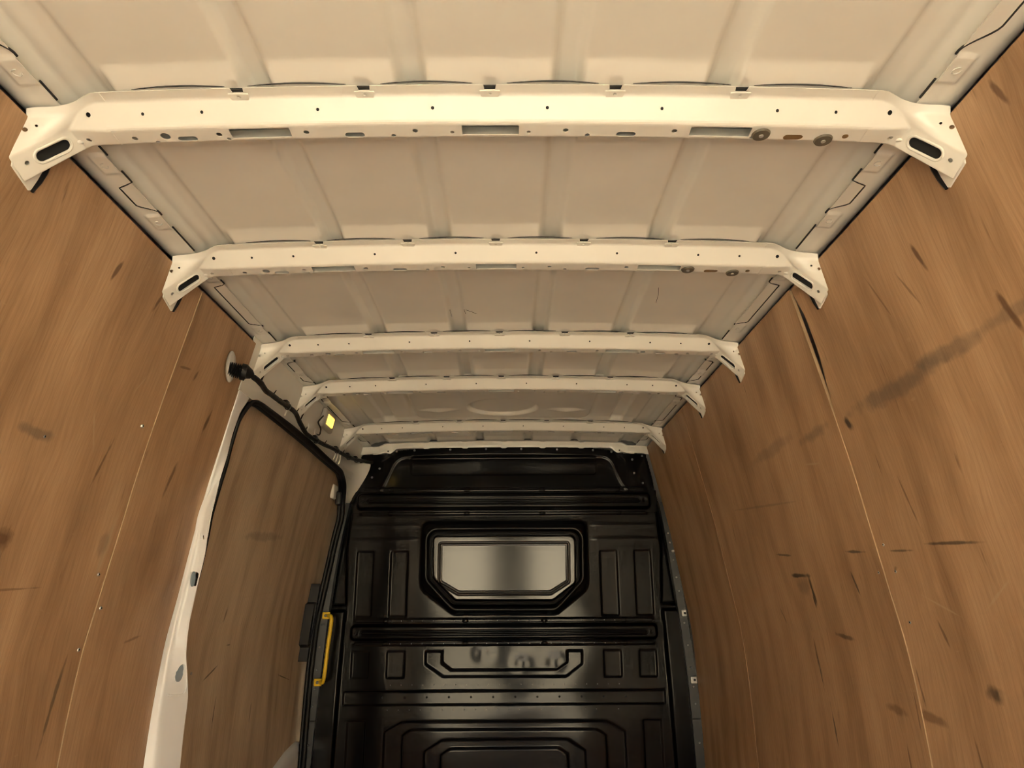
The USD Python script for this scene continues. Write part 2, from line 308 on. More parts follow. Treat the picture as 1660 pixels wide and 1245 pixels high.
CUTS = [(-.42, .868, .925), (1.297, 1.372, 1.408), (1.795, 2.07, 2.102), (2.46, 2.68, 2.722), (2.95, 3.355, 3.39), (3.65, 3.80, 3.84)]
TABS = [.962, 1.222, 1.447, 1.735, 2.13, 2.42, 2.60, 3.03, 3.42, 3.70]
def rail(side):
    ys = np.linspace(-.37, 4.0, 900)
    xi = np.full_like(ys, .749)
    for a, b, c in CUTS:
        xi = np.maximum(xi, .749+.033*sstep((ys-a+.006)/.012)*(1-sstep((ys-b)/(c-b))))
    for yb in BOWS+[HEADER]:
        xi = np.minimum(xi, .749)
    u = np.r_[np.linspace(0, 1, 26)]
    base = np.array([[.0, .8265], [.25, .8245], [.45, .822], [.6, .817], [.72, .808], [.82, .796], [.92, .777], [1, .75]])
    g = np.zeros((len(ys), len(u), 3))
    for k, y in enumerate(ys):
        x0 = xi[k]; x = np.interp(u, [0, .30, .55, .75, .88, 1], [x0, max(x0+.004, .776), .797, .811, .820, .825])
        z = np.interp(x, [.74, .76, .775, .785, .793, .800, .808, .816, .822, .826], [.8268, .8258, .8244, .8226, .8218, .8220, .8234, .826, .830, .838])
        t = 0
        for ty in TABS:
            inside = sstep((.036-abs(y-ty))/.008)
            z = z-.0035*inside*(1-sstep((x-.778-.004*0)/.008))
        g[k] = np.stack([side*x, np.full_like(x, y), z], 1)
    return shell(g if side > 0 else g, .0015, (0, 0, 1))
for side in (-1, 1):
    r = obj('side_rail', rail(side), 'white_paint', ceil, smooth=30)
    ysr = np.linspace(.80, 3.9, 1200); xi = np.full_like(ysr, .749)
    for a, b, c in CUTS: xi = np.maximum(xi, .749+.033*sstep((ysr-a+.006)/.012)*(1-sstep((ysr-b)/(c-b))))
    on = (np.min(np.abs(ysr[:, None]-np.array(TABS)[None]), axis=1) > .026) & (np.min(np.abs(ysr[:, None]-np.array(BOWS)[None]-.065), axis=1) > .060)
    k = 0
    while k < len(on):
        if on[k]:
            e = k
            while e < len(on) and on[e]: e += 1
            if e-k > 8:
                xx = xi[k:e:3]; P = np.stack([side*(xx-.0016), ysr[k:e:3], np.interp(xx, [.749, .782], [.8268, .8232])+.0012], 1)
                if len(P) > 2: obj('seam_gap', tube(P, .0021, 6), 'dark_inside', r)
            k = e
        k += 1
    for ty in TABS:
        x = side*.766
        rg = tube([(x+.0075*math.cos(q), ty+.0075*math.sin(q), .8208) for q in np.linspace(0, 2*math.pi*.8, 18)], .0009, 5)
        obj('weld_mark', rg, 'white_paint_dull', r)

for P in ([(-.1535, 2.067, .8672), (-.1521, 2.126, .8672)], [(-.1088, 2.067, .8672), (-.1056, 2.104, .8672)], [(-.1035, 2.072, .8672), (-.0850, 2.088, .8672), (-.0715, 2.104, .8672)], [(.468, 1.898, .862), (.478, 1.952, .862), (.482, 2.008, .862)]):
    obj('scratch', tube(P, .0006, 5), 'dark_inside', ceil)

# ------------------------------------------------------------------ roof bows
def round_poly(P, r, n=4):
    P = np.array(P, float); out = [P[0]]
    for a, b, c in zip(P[:-2], P[1:-1], P[2:]):
        u, v = a-b, c-b; lu, lv = np.linalg.norm(u), np.linalg.norm(v)
        d = min(r, lu*.45, lv*.45)
        p, q = b+u/lu*d, b+v/lv*d
        for t in np.linspace(0, 1, n): out.append((1-t)**2*p+2*t*(1-t)*b+t*t*q)
    out.append(P[-1]); return np.array(out)
NW = np.array([0, -.82, -.57]); NW /= np.linalg.norm(NW)
def beam_mesh():
    prof = round_poly([(-.006, .8545), (.017, .854), (.0440, .8145), (.0835, .8125), (.105, .853), (.128, .853)], .0055)
    sec = Polygon(LineString(prof).buffer(.0006, cap_style='flat', join_style='round', resolution=2))
    c = np.array(sec.exterior.coords)[:-1]
    L = .684
    c = c[::-1] if Polygon(c).exterior.is_ccw is False else c
    cs = m3.CrossSection([c.tolist()], m3.FillRule.NonZero)
    m = m3.Manifold.extrude(cs, 2*L, 60)
    def warp(v):
        v = np.array(v); x = v[:, 2]-L; return np.stack([x, v[:, 0], v[:, 1]-ARCH*x*x], 1)
    m = m.warp_batch(warp)
    A = lambda x: -ARCH*x*x
    cut = []
    for k in range(-2, 3):                       # scallops in the flange, each with its hole
        x = k*.22; z = .854+A(x)
        tr = Polygon([(x-.0135, -.02), (x+.0135, -.02), (x+.0095, .0055), (x-.0095, .0055)])
        t = trimesh.creation.extrude_polygon(tr, .03); t.apply_translation((0, 0, z-.015)); cut.append(t)
        cut.append(cyl((x, .0105, z), (0, 0, 1), .0032, .03, 12))
    for x in (.102, .306, .511, .615):
        for s in (-1, 1): cut.append(cyl((s*x, .030, .835+A(x)), NW, .0029, .02, 12))
    z = .8135
    for x, y, r in [(-.6442, .0678, .0052), (-.6079, .0800, .004), (-.588, .0645, .0085), (-.4912, .0645, .0052), (-.478, .0770, .0040), (-.3337, .0638, .005), (-.1773, .0765, .0043), (-.1366, .0640, .005), (-.0697, .0690, .0037),
                    (.0695, .0690, .0037), (.1367, .0640, .005), (.177, .0765, .0043), (.3339, .0632, .005), (.478, .0770, .004), (.4917, .0662, .0085), (.6089, .0765, .006), (.6447, .0665, .0052)]:
        cut.append(cyl((x, y, z+A(x)), (0, 0, 1), r, .02, 18))
    for x in (-.551, -.2475, .2475, .5525):
        sl = LineString([(x-.011, .0735), (x+.011, .0735)]).buffer(.0066, resolution=6)
        t = trimesh.creation.extrude_polygon(sl, .02); t.apply_translation((0, 0, z-.01+A(x))); cut.append(t)
    for x0, x1 in ((-.470, -.362), (-.0515, .0515), (.3625, .4715)):
        cut.append(box(x0, x1, .0505, .0755, z-.01+A(x0), z+.01+A(x1)))
    m = m-m3.Manifold.batch_boolean([mani(c) for c in cut], m3.OpType.Add)
    return trimesh.Trimesh(*arr(m), process=False)
def lerp_path(P, n):
    P = np.array(P, float); s = np.r_[0, np.cumsum(np.abs(np.diff(P[:, 0])))]; s /= s[-1]
    return PchipInterpolator(s, P)(np.linspace(0, 1, n))
def bracket_mesh(side):
    n = 46
    tt = np.linspace(0, 1, n)
    key = [0, .1, .2, .34, .5, .66, .83, 1]
    F = [(.676, -.0055, .8405), (.690, -.005, .8403), (.704, .000, .8385), (.722, .0065, .833), (.742, .0095, .828), (.765, .0075, .8225), (.785, .004, .819), (.801, .0025, .8155)]
    C1 = [(.676, .017, .8395), (.690, .017, .839), (.705, .018, .835), (.724, .021, .826), (.745, .0195, .8175), (.766, .016, .811), (.786, .012, .806), (.803, .0095, .801)]
    a, b = np.array([.7525, .045, .8025]), np.array([.8170, .0085, .722])
    C2 = [(.676, .0455, .8000), (.705, .0455, .8010), (.735, .0455, .8020)]+[tuple(a+(b-a)*t) for t in (0, .25, .5, .75, 1)]
    a2, b2 = np.array([.745, .0915, .7955]), np.array([.8155, .055, .703])
    B = [(.676, .0840, .7985), (.705, .0845, .7985), (.730, .0875, .7978)]+[tuple(a2+(b2-a2)*t) for t in (0, .25, .5, .75, 1)]
    U = [(.676, .104, .838), (.705, .105, .836), (.730, .105, .830)]+[tuple(np.array([(a2+(b2-a2)*t)[0]-.012*t, (a2+(b2-a2)*t)[1]+.013, .822-.055*t*t])) for t in (0, .25, .5, .75, 1)]
    paths = [PchipInterpolator(key, np.array(P))(tt) if q < 2 else np.stack([np.interp(tt, key, np.array(P)[:, c]) for c in range(3)], 1) for q, P in enumerate((F, C1, C2, B, U))]
    g = []
    for k in range(n):
        pts = [p[k] for p in paths]
        sec = []
        for i in range(len(pts)-1): pass
        R = round_poly(pts, .0045, 5)
        # more points along the flats
        out = []
        for p, q in zip(R[:-1], R[1:]):
            m = max(1, 1)
            out.append(p)
        out.append(R[-1]); g.append(out)
    g = np.array(g)
    # flats between bends get extra rows
    rows = []
    for j in range(g.shape[1]-1):
        rows.append(g[:, j])
        if np.linalg.norm(g[:, j]-g[:, j+1], axis=1).max() > .012:
            for t in (.2, .4, .6, .8): rows.append(g[:, j]*(1-t)+g[:, j+1]*t)
    rows.append(g[:, -1]); g = np.stack(rows, 1)
    g[:, :, 2] -= .0009
    sh = shell(g, .0012)
    # the sheet must thicken upwards/outwards
    sh2 = shell(g, -.0012)
    c0 = sh.vertices[:, 2].mean(); c1 = sh2.vertices[:, 2].mean()
    m = mani(sh if c0 > c1 else sh2)
    # slot and holes
    P = lambda s, t: (a+(b-a)*s)*(1-t)+(a2+(b2-a2)*s)*t
    ax1 = b-a; ax1 /= np.linalg.norm(ax1); nn = np.cross(b-a, a2-a); nn /= np.linalg.norm(nn); ax2 = np.cross(nn, ax1)
    c = P(.40, .47)
    st = LineString([(-.0215, 0), (.0215, 0)]).buffer(.0098, resolution=8)
    t = trimesh.creation.extrude_polygon(st, .03); t.apply_translation((0, 0, -.015))
    Mx = np.eye(4); Mx[:3, 0], Mx[:3, 1], Mx[:3, 2], Mx[:3, 3] = ax1, ax2, nn, c; t.apply_transform(Mx)
    if t.volume < 0: t.invert()
    # raised lip round the slot and two half-moon bumps by the bend
    lip = tube([c+ax1*(math.copysign(.0215, math.cos(q))+.0128*math.cos(q))+ax2*.0128*math.sin(q)+nn*0 for q in np.linspace(0, 2*math.pi, 41)], .0026, 8)
    m = m+mani(lip)
    for s, tq in ((-.16, .30), (-.12, .62)):
        e = trimesh.creation.icosphere(2, 1.0); e.apply_scale((.013, .0065, .0065)); Mx2 = Mx.copy(); Mx2[:3, 3] = P(s+.05, tq); e.apply_transform(Mx2); m = m+mani(e)
    cuts = [t, cyl(P(.83, .45), nn, .0042, .02, 14), cyl((.7285, .070, .7985), (0, 0, 1), .0046, .02, 14), cyl((.7105, .0305, .8225), NW, .0042, .02, 14)]
    nw2 = np.cross(np.array(b)-np.array(C2[3]), np.array([.803, .0095, .801])-np.array(b)); nw2 /= np.linalg.norm(nw2)
    cuts += [cyl((.803, .0125, .778), nw2, .0042, .02, 14), cyl((.789, .0185, .789), nw2, .0024, .02, 12)]
    for q in cuts: m = m-mani(q)
    M = trimesh.Trimesh(*arr(m), process=False)
    # foot on the lining
    fy = [(.022, .79), (.016, .724), (.0205, .712), (.074, .698), (.082, .703), (.087, .745), (.084, .785)]
    gf = np.array([[(float(W(z))-.0035, y, z) for y, z in fy[:]], [(float(W(z))-.0010, y, z) for y, z in fy]])
    fp = trimesh.creation.extrude_polygon(Polygon(fy), .003)
    v = fp.vertices.copy(); fp.vertices = np.stack([W(v[:, 1])-.001-v[:, 2], v[:, 0], v[:, 1]], 1)
    if fp.volume < 0: fp.invert()
    lipf = tube([(float(W(z))-.0045, y, z) for y, z in ((.080, .699), (.086, .722), (.089, .745), (.087, .785))], [.003, .0045, .005, .005], 8)  # dark strip along the front edge of the foot
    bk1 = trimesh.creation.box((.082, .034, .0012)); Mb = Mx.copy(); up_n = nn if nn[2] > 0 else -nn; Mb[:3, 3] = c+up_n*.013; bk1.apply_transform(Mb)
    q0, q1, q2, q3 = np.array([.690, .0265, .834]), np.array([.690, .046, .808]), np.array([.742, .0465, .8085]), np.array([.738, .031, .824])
    bk2 = shell(np.array([[q0+[0, .004, .003], q1+[0, .004, .003]], [q3+[0, .005, .004], q2+[0, .005, .004]]]), .0006, (0, .5, .5))  # added dark backing: puts shade behind the bracket slot and hole
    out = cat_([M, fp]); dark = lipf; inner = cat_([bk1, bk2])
    if side < 0:
        for q in (out, dark, inner): q.vertices[:, 0] *= -1; q.invert()
    return out, dark, inner
def tab_mesh():
    ts = []
    for k in range(-2, 3):
        x = k*.22; z = .8490-ARCH*x*x
        pl = Polygon([(x-.0165, .0052), (x+.0165, .0052), (x+.0135, .0175), (x-.0135, .0175)]); pl = pl.buffer(.002).buffer(-.0005).difference(Polygon(LineString([(x, .0105), (x+1e-5, .0105)]).buffer(.0030)))
        t = trimesh.creation.extrude_polygon(pl, .0022); t.apply_translation((0, 0, z)); ts.append(t)
    return ts
BEAM = beam_mesh(); BRL, BRLd, BRLi = bracket_mesh(-1); BRR, BRRd, BRRi = bracket_mesh(1)
def moved(m, y):
    t = trimesh.Trimesh(*arr(m), process=False); t.apply_translation((0, y, 0)); return t
blabels = ['cream roof bow nearest the camera, largest of the five, with dark plugs at right', 'second cream roof bow from the camera, with two small dark plugs near its right end',
           'third cream roof bow from the camera, its left end above the corrugated black sleeve', 'fourth cream roof bow from the camera, just before the roof bay with the oval pressing', 'fifth and farthest full roof bow, between the oval roof pressing and the black bulkhead']
for i, yb in enumerate(BOWS):
    b = thing('roof_bow', (0, yb, .80), blabels[i], 'roof bow', 'cream roof bows')
    bm = obj('beam', moved(BEAM, yb), 'white_paint', b, smooth=28)
    for br, brd, bri in ((BRL, BRLd, BRLi), (BRR, BRRd, BRRi)):
        k = obj('end_bracket', moved(br, yb), 'white_paint', b, smooth=28); obj('foot_edge_strip', moved(brd, yb), 'rubber', k, label='dark strip along the edge of the bracket foot'); obj('slot_shade_plate', moved(bri, yb), 'dark_inside', k, label='added dark plate standing in for shade behind the slot')
    xs_ = np.linspace(-.67, .67, 41); A_ = -ARCH*xs_**2
    obj('web_hole_shade', shell(np.array([[(x, yb+.0235, .8480+q), (x, yb+.0470, .8160+q)] for x, q in zip(xs_, A_)]), .0006, (0, .5, .5)), 'dark_inside', bm, label='added dark sheet standing in for shade behind the web holes')  # added dark sheet, stands in for the shade inside the hollow beam
    for t in tab_mesh(): obj('flange_tab', moved(t, yb), 'white_paint', bm)
    beads = []
    for x0, x1 in ((-.62, -.46), (-.42, -.25), (-.19, -.03), (.03, .19), (.25, .42), (.46, .63)):
        x = np.linspace(x0, x1, 14); u = np.linspace(0, 1, 14)
        beads.append(tube(np.stack([x, yb-.0060-.005*np.sin(np.pi*u), .8575-ARCH*x*x+0*u], 1), .0004+.0010*np.sin(np.pi*u)**.6, 6))
    for k in range(-2, 3): x = k*.22; z = -ARCH*x*x; beads.append(box(x-.0125, x+.0125, yb-.001, yb+.016, .8556+z, .8580+z))  # added dark boxes: shade of the notch gaps put in as colour
    obj('sealant_and_notch_shade', cat_(beads), 'sealant', b, kind='stuff', label='dark sealant and added notch shade between roof bow and roof skin')
    if i < 2:
        z = .8115
        for x, y in ((.4917, .0662), (.6089, .0775)):
            d = cyl((x, y, z-ARCH*x*x-.0012), (0, 0, -1), .0168, .0034, 28, .9)
            pl = obj('blanking_plug', d, 'olive_plug', b, label='dark round blanking plug')
            obj('plug_centre', cyl((x, y, z-ARCH*x*x-.0034), (0, 0, -1), .0042, .002, 12), 'grey_plastic', pl)
        x = .5525
        t = trimesh.creation.extrude_polygon(LineString([(x-.011, .0735), (x+.011, .0735)]).buffer(.0068, resolution=6), .0015); t.apply_translation((0, yb, z-ARCH*x*x+.001))
        obj('slot_filler', t, 'brown_fill', b, label='brown filler in an oblong slot')
        obj('slot_filler', moved(cyl((.6447, .0665, z-ARCH*.6447**2+.001), (0, 0, 1), .0054, .0015, 14), yb), 'brown_fill', b, label='brown filler in a round hole')
# ylocal plugs were placed for yb = 0: shift them
for i, yb in enumerate(BOWS[:2]):
    root = '/World/roof_bow' + ('' if i == 0 else f'_{i:03d}')
    for p in Usd.PrimRange(stage.GetPrimAtPath(root)):
        if p.GetName().startswith(('blanking_plug', 'plug_centre')) and p.IsA(UsdGeom.Mesh):
            a = UsdGeom.Mesh(p).GetPointsAttr(); v = np.array(a.Get()); v[:, 1] += yb; a.Set(v)

# header rail over the bulkhead
hd = thing('roof_header', (0, HEADER, .80), 'cream roof header rail along the top edge of the black bulkhead', 'roof header')
xs = np.linspace(-.74, .74, 149)
def hz(x):
    ax = abs(x); return .854-ARCH*x*x, .8185-ARCH*x*x*.5-(.030*float(sstep((ax-.60)/.05)))+.010*float(sstep((ax-.645)/.03))
g = []
for x in xs:
    zt, zb = hz(x); notch = min(abs(x-k*.22) for k in range(-2, 3)); d = .003*float(sstep((.016-notch)/.006)); lob = .005*float(sstep((.020-notch)/.008))
    dz = -.020*float(sstep((abs(x)-.66)/.06))
    g.append(round_poly([(x, HEADER-.008+d*2, zt+dz-d), (x, HEADER+.009, zt-.001+dz-d), (x, HEADER+.0105, zb+.008-lob+dz*.6), (x, HEADER+.013, zb-lob+dz*.6)], .004, 4))
obj('rail', shell(np.array(g), .002, (0, 1, .0)), 'white_paint', hd, smooth=30)
for s in (-1, 1):
    gg = np.array([[(s*x, HEADER-.004+.003*u, z1+(z0-z1)*u) for u in np.linspace(0, 1, 5)] for x, z1, z0 in ((.70, .823, .79), (.74, .822, .782), (.78, .820, .778), (.822, .815, .770))])
    obj('end_plate', shell(gg, .002, (0, 1, 0)), 'white_paint', hd)
    obj('bolt_hole', cyl((s*.655, HEADER+.008, .797), (0, 1, 0), .004, .003, 12), 'dark_inside', hd)

# ------------------------------------------------------------------ plywood lining
def ply_panel(name, side, y0, y1, z0, z1, mat, label, proud=0., edge_fn=None, cat='lining panel', inset=0., screws=(), edge='start'):
    p = thing(name, (side*.98, (y0+y1)/2, z0), label, cat)
    nz = 70; zs = np.linspace(z0, z1, nz); ny = max(4, int((y1-y0)/.04)); g = np.zeros((ny, nz, 3))
    for k, z in enumerate(zs):
        a, b = y0, y1
        if edge_fn: a, b = edge_fn(z, a, b)
        yy = np.linspace(a, b, ny)
        wav = .0012*np.sin(yy*5.1+side)+.0008*np.sin(yy*3+z*4)
        g[:, k] = np.stack([side*(float(W(z))-proud-inset+wav), yy, np.full(ny, z)], 1)
    sheet = obj('sheet', shell(g, .009, (side, 0, 0)), mat, p, smooth=25)
    if edge:
        e = g[0] if edge == 'start' else g[-1]
        ee = np.stack([e+[-side*.0004, -.0006, 0], e+[side*.007, -.0006, 0]], 1)
        obj('edge_strip', shell(ee, .001, (0, 1, 0)), 'raw_edge', p, label='pale raw plywood edge')
    for y, z, r in screws:
        x = side*(float(W(z))-proud-inset)
        s = obj('screw', cyl((x, y, z), (-side, 0, 0), r, .004, 14, .75), 'steel', p)
        obj('screw_recess', cyl((x-side*.0021, y, z), (-side, 0, 0), r*.4, .0012, 6), 'dark_inside', s)
    return p
ply_panel('plywood_panel', -1, -.36, 1.7805, FLOOR, .803, 'ply_left_rear', 'large plywood lining sheet on the left wall, nearest the camera', screws=[(1.73, .415, .0055), (1.749, .058, .005), (1.763, -.111, .0055), (1.40, .315, .004)], edge=None)
ply_panel('plywood_panel', -1, 1.782, 2.196, FLOOR, .803, 'ply_left_front', 'narrow plywood lining strip on the left wall beside the white door pillar', proud=.0018, screws=[(1.80, -.019, .0055)])
def gap(z, a, b): return a, b-.030*float(sstep((z-.42)/.22))*float(1-.75*sstep((z-.70)/.1))
ply_panel('plywood_panel', 1, -.36, 1.7865, FLOOR, .803, 'ply_right_rear', 'large plywood lining sheet on the right wall, nearest the camera, with a dark scuff band', edge_fn=gap, screws=[(1.752, .118, .005), (1.735, .055, .005), (1.742, -.06, .005)], edge=None)
ply_panel('plywood_panel', 1, 1.788, 3.056, FLOOR, .803, 'ply_right_front', 'middle plywood lining sheet on the right wall, with a black L-shaped mark', proud=.0018, screws=[(1.812, .055, .005)])
ply_panel('plywood_panel', 1, 3.0575, 3.905, FLOOR, .803, 'ply_right_strip', 'far plywood lining sheet on the right wall, next to the black bulkhead', proud=.0028, edge=None)
plug = thing('wood_splinter', (.865, 1.085, .39), 'pale splinter sticking off the right plywood sheet at the right picture edge', 'splinter')
obj('sliver', tube([(.886, 1.106, .382), (.882, 1.098, .40), (.884, 1.092, .418)], [.001, .004, .0012], 6), 'raw_edge', plug)

# ------------------------------------------------------------------ sliding door side (left): door leaf, aperture frame, pillar
door = thing('door_1', (-1.04, 3.05, FLOOR), 'plywood-lined sliding door closed in its white frame', None, kind='structure')
zs = np.linspace(FLOOR, .74, 60); yy = np.linspace(2.05, 4.02, 40)
g = np.array([[(-(float(W(z))+.052+.0015*math.sin(y*4)), y, z) for z in zs] for y in yy])
obj('lining_sheet', shell(g, .009, (-1, 0, 0)), 'ply_door', door, smooth=25, label='plywood lining sheet of the door')
obj('screw', cyl((-(float(W(-.237))+.050), 2.55, -.237), (1, 0, 0), .005, .004, 12), 'steel', door)
# lock cover on the door's front edge
lc = [(3.74, .07), (3.775, .055), (3.79, .0), (3.80, -.20), (3.79, -.29), (3.755, -.30), (3.765, -.235), (3.735, -.22), (3.715, -.03), (3.748, -.02)]
t = trimesh.creation.extrude_polygon(Polygon(lc).buffer(.004), .05); v = t.vertices.copy()
t.vertices = np.stack([-(W(v[:, 1])+.052)+v[:, 2]*.9, v[:, 0]+.08, v[:, 1]], 1)
if t.volume < 0: t.invert()
lk = obj('lock_cover', t, 'black_plastic', door, label='black plastic lock cover')
for z in (-.025, -.225):
    obj('cover_seam', box(-float(W(z))-.008, -float(W(z))-.0035, 3.795, 3.875, z-.003, z+.003), 'dark_inside', lk)

fr = thing('trim_1', (-.95, 2.3, FLOOR), 'white steel frame round the sliding door opening', None, kind='structure')
# rear pillar: lofted from floor to roof
zz = np.array([FLOOR, -.8, -.448, -.301, -.146, .035, .212, .281, .466, .60, .688, .80])
yo = np.array([2.185, 2.19, 2.194, 2.195, 2.203, 2.196, 2.187, 2.187, 2.188, 2.184, 2.182, 2.200])
pr = np.array([.045, .042, .036, .030, .026, .020, .014, .012, .008, .006, .005, .004])
yc = np.array([2.215, 2.212, 2.208, 2.200, 2.196, 2.193, 2.190, 2.190, 2.192, 2.190, 2.188, 2.206])
zi = np.array([FLOOR, -.8, -.488, -.414, -.297, -.238, -.171, -.064, .035, .145, .262, .333, .418, .516, .574, .633, .80])
yi = np.array([2.36, 2.375, 2.392, 2.390, 2.392, 2.374, 2.332, 2.296, 2.290, 2.284, 2.262, 2.262, 2.262, 2.248, 2.252, 2.284, 2.34])
tilt = lambda z: .034*(1-float(sstep((z-.22)/.33)))     # the inner face turns a little towards the rear lower down
Po, Pr, Pc, Pi = PchipInterpolator(zz, yo), PchipInterpolator(zz, pr), PchipInterpolator(zz, yc), PchipInterpolator(zi, yi)
zs = np.linspace(FLOOR, .655, 150); g = []
for z in zs:
    w, p = float(W(z)), float(Pr(z)); a, c, i = float(Po(z)), float(Pc(z)), float(Pi(z))
    k_ = (w-p-tilt(z)+CX)/(w-.9*p+CX)
    g.append(round_poly([(-w-.012, a-.004, z), (-w, a, z), (-w+p*.8, c-.003, z), (-w+p, c+.010, z), (-w+p*.9+tilt(z), (i-.006)*k_, z), (-w-.006+.77*tilt(z), i*k_+.004*tilt(z)/.034, z), (-w-.05, i*k_-.002, z)], .006, 4))
g = np.array(g)
pil = mani(shell(g, .002)) if shell(g, .002).vertices[:, 0].mean() < shell(g, -.002).vertices[:, 0].mean() else mani(shell(g, -.002))
def face_pt(u, z, d=0.):
    w, p = float(W(z)), float(Pr(z)); c, i = float(Pc(z))+.010, (float(Pi(z))-.006)*(w-p-tilt(z)+CX)/(w-.9*p+CX)
    return (-w+p+tilt(z)*u+d, c+(i-c)*u, z)
HOLES = ((.50, .182, .0040, .012), (.46, .058, .0056, .021), (.56, -.205, .0100, .024))
for u, z, ry, rz in HOLES:
    x, y, _ = face_pt(u, z)
    e = cyl((0, 0, 0), (1, 0, 0), 1., .026, 28); e.apply_scale((1, ry, rz)); e.apply_translation((x, y, z)); pil = pil-mani(e)
pm = trimesh.Trimesh(*arr(pil), process=False)
pl = obj('rear_pillar', pm, 'white_paint_skylit', fr, smooth=30)
for u, z, ry, rz in HOLES[1:]:
    x, y, _ = face_pt(u, z)
    e = cyl((0, 0, 0), (1, 0, 0), 1., .004, 28); e.apply_scale((1, ry*1.12, rz*1.04)); e.vertices[:, 0] += e.vertices[:, 1]*.5; e.apply_translation((x-.0035, y, z)); obj('oval_plug', e, 'blue_grey_plug', pl, label='blue-grey oval plug')
obj('hole_backing', box(-float(W(.182))-.006, -float(W(.182))-.001, 2.205, 2.25, .16, .205), 'dark_inside', pl)
# pressed border on the pillar's inner face
bd = [face_pt(u, z, .0006) for u, z in ((.30, .205), (.45, .216), (.68, .206), (.80, .17), (.83, .03), (.84, -.06), (.85, -.15), (.86, -.22), (.84, -.25), (.72, -.266), (.40, -.268), (.08, -.262))]
obj('pressed_border', tube(smooth_path(bd, 60), .0022, 6), 'white_paint_skylit', pl)
bs = [face_pt(u, .268, .0008) for u in np.linspace(0, .98, 6)]
obj('panel_joint', tube(bs, .0008, 5), 'dark_inside', pl)
# header over the opening, up to the roof rail
SEAL_TOP = [(2.30, .640), (2.34, .652), (2.40, .655), (2.6, .655), (3.0, .650), (3.3, .640), (3.6, .632), (3.72, .624)]
st = PchipInterpolator(*np.array(SEAL_TOP).T)
ys = np.linspace(2.175, 4.0, 150); g = []
for y in ys:
    zb = float(st(np.clip(y, 2.30, 3.72))) if y > 2.30 else .640
    zl = np.r_[np.linspace(zb, zb+.055, 8), np.linspace(zb+.06, .829, 14)]
    lip = np.where(zl < zb+.05, .006*sstep((zb+.05-zl)/.02), 0)
    g.append([(-(float(W(z))-.0015-l), y, z) for z, l in zip(zl, lip)])
g = np.array(g)
obj('top_header', shell(g, .003, (-1, 0, 0)), 'white_paint', fr, smooth=30)
# small pressed gussets along the header
for y in (2.62, 2.92, 3.02, 3.42, 3.47, 3.53):
    zb = float(st(y)); P = [(-(float(W(zb+d))-.004-.006*math.sin(math.pi*min(1, d/.06))), y+d*.15, zb+d) for d in np.linspace(.012, .06, 8)]
    obj('pressed_rib', tube(P, np.linspace(.004, .0015, 8), 8), 'white_paint', fr)
# front corner plate at the bulkhead
cor = [[(-.838, 3.60, .650), (-.832, 3.72, .668), (-.815, 3.86, .705), (-.758, 3.968, .735)],
       [(-.842, 3.70, .620), (-.838, 3.80, .632), (-.820, 3.90, .650), (-.765, 3.968, .672)],
       [(-.846, 3.80, .585), (-.845, 3.87, .585), (-.832, 3.93, .585), (-.812, 3.968, .585)],
       [(-.862, 3.87, .52), (-.860, 3.91, .52), (-.856, 3.94, .518), (-.852, 3.968, .515)],
       [(-.888, 3.89, .42), (-.887, 3.915, .42), (-.885, 3.94, .42), (-.882, 3.968, .42)]]
cg = np.array(cor); us = np.linspace(0, 1, 5)
from scipy.interpolate import RectBivariateSpline
uu, vv = np.linspace(0, 1, 30), np.linspace(0, 1, 24)
gg = np.stack([RectBivariateSpline(np.linspace(0, 1, 5), np.linspace(0, 1, 4), cg[:, :, k], kx=3, ky=3)(uu, vv) for k in range(3)], -1)
obj('corner_plate', shell(gg, .003, (0, .7, 0)), 'white_paint', fr, smooth=True)
obj('striker_plate', rbox((.02, .09, .075), .006, (-.905, 3.80, .545)), 'white_paint', fr)
bump_ = rbox((.035, .075, .075), .012, (-.885, 3.845, .515))
obj('door_stop', bump_, 'black_plastic', fr, label='black rubber door stop')
yq = np.linspace(3.38, 3.925, 24); topq = np.interp(yq, [3.38, 3.55, 3.74, 3.86, 3.925], [-.80, -.742, -.700, -.686, -.684])
gq = np.array([[(-1.058, y, t-.004), (-1.045, y, t), (-1.03, y, t-.004), (-1.018, y, t-.016), (-1.012, y, t-.05), (-1.01, y, -1.0), (-1.01, y, FLOOR)] for y, t in zip(yq, topq)])
obj('sill_moulding', shell(gq, .006, (-.6, 0, -.3)), 'white_paint_skylit', fr, smooth=True, label='white moulding at the foot of the opening')
# black rubber seal right round the opening
path = [(-float(W(z))+.004, float(Pi(z))+.004, z) for z in np.linspace(FLOOR, .55, 26)]
path += [(-(float(W(.61))-.006), 2.275, .605), (-(float(W(.64))-.004), 2.325, .638)]
path += [(-(float(W(float(st(y))))-.004), y, float(st(y))-.008) for y in np.linspace(2.40, 3.6, 16)]
path += [(-.848, 3.72, .612), (-.855, 3.80, .575), (-.868, 3.855, .50)]
path += [(-(float(W(z))-.010), 3.875, z) for z in np.linspace(.42, FLOOR, 20)]
pa = smooth_path(path, 260)
rr = np.interp(np.arange(260), [0, 90, 118, 135, 200, 259], [.007, .007, .013, .0135, .013, .012])
sl = thing('door_seal', (-.95, 3.0, FLOOR), 'black rubber door seal running round the sliding door opening', 'door seal')
obj('seal_bead', tube(pa, rr, 12), 'rubber', sl)
pb = pa+np.array([-.018, 0, -.004]); obj('seal_lip', tube(pb, rr*.8, 10), 'rubber', sl)

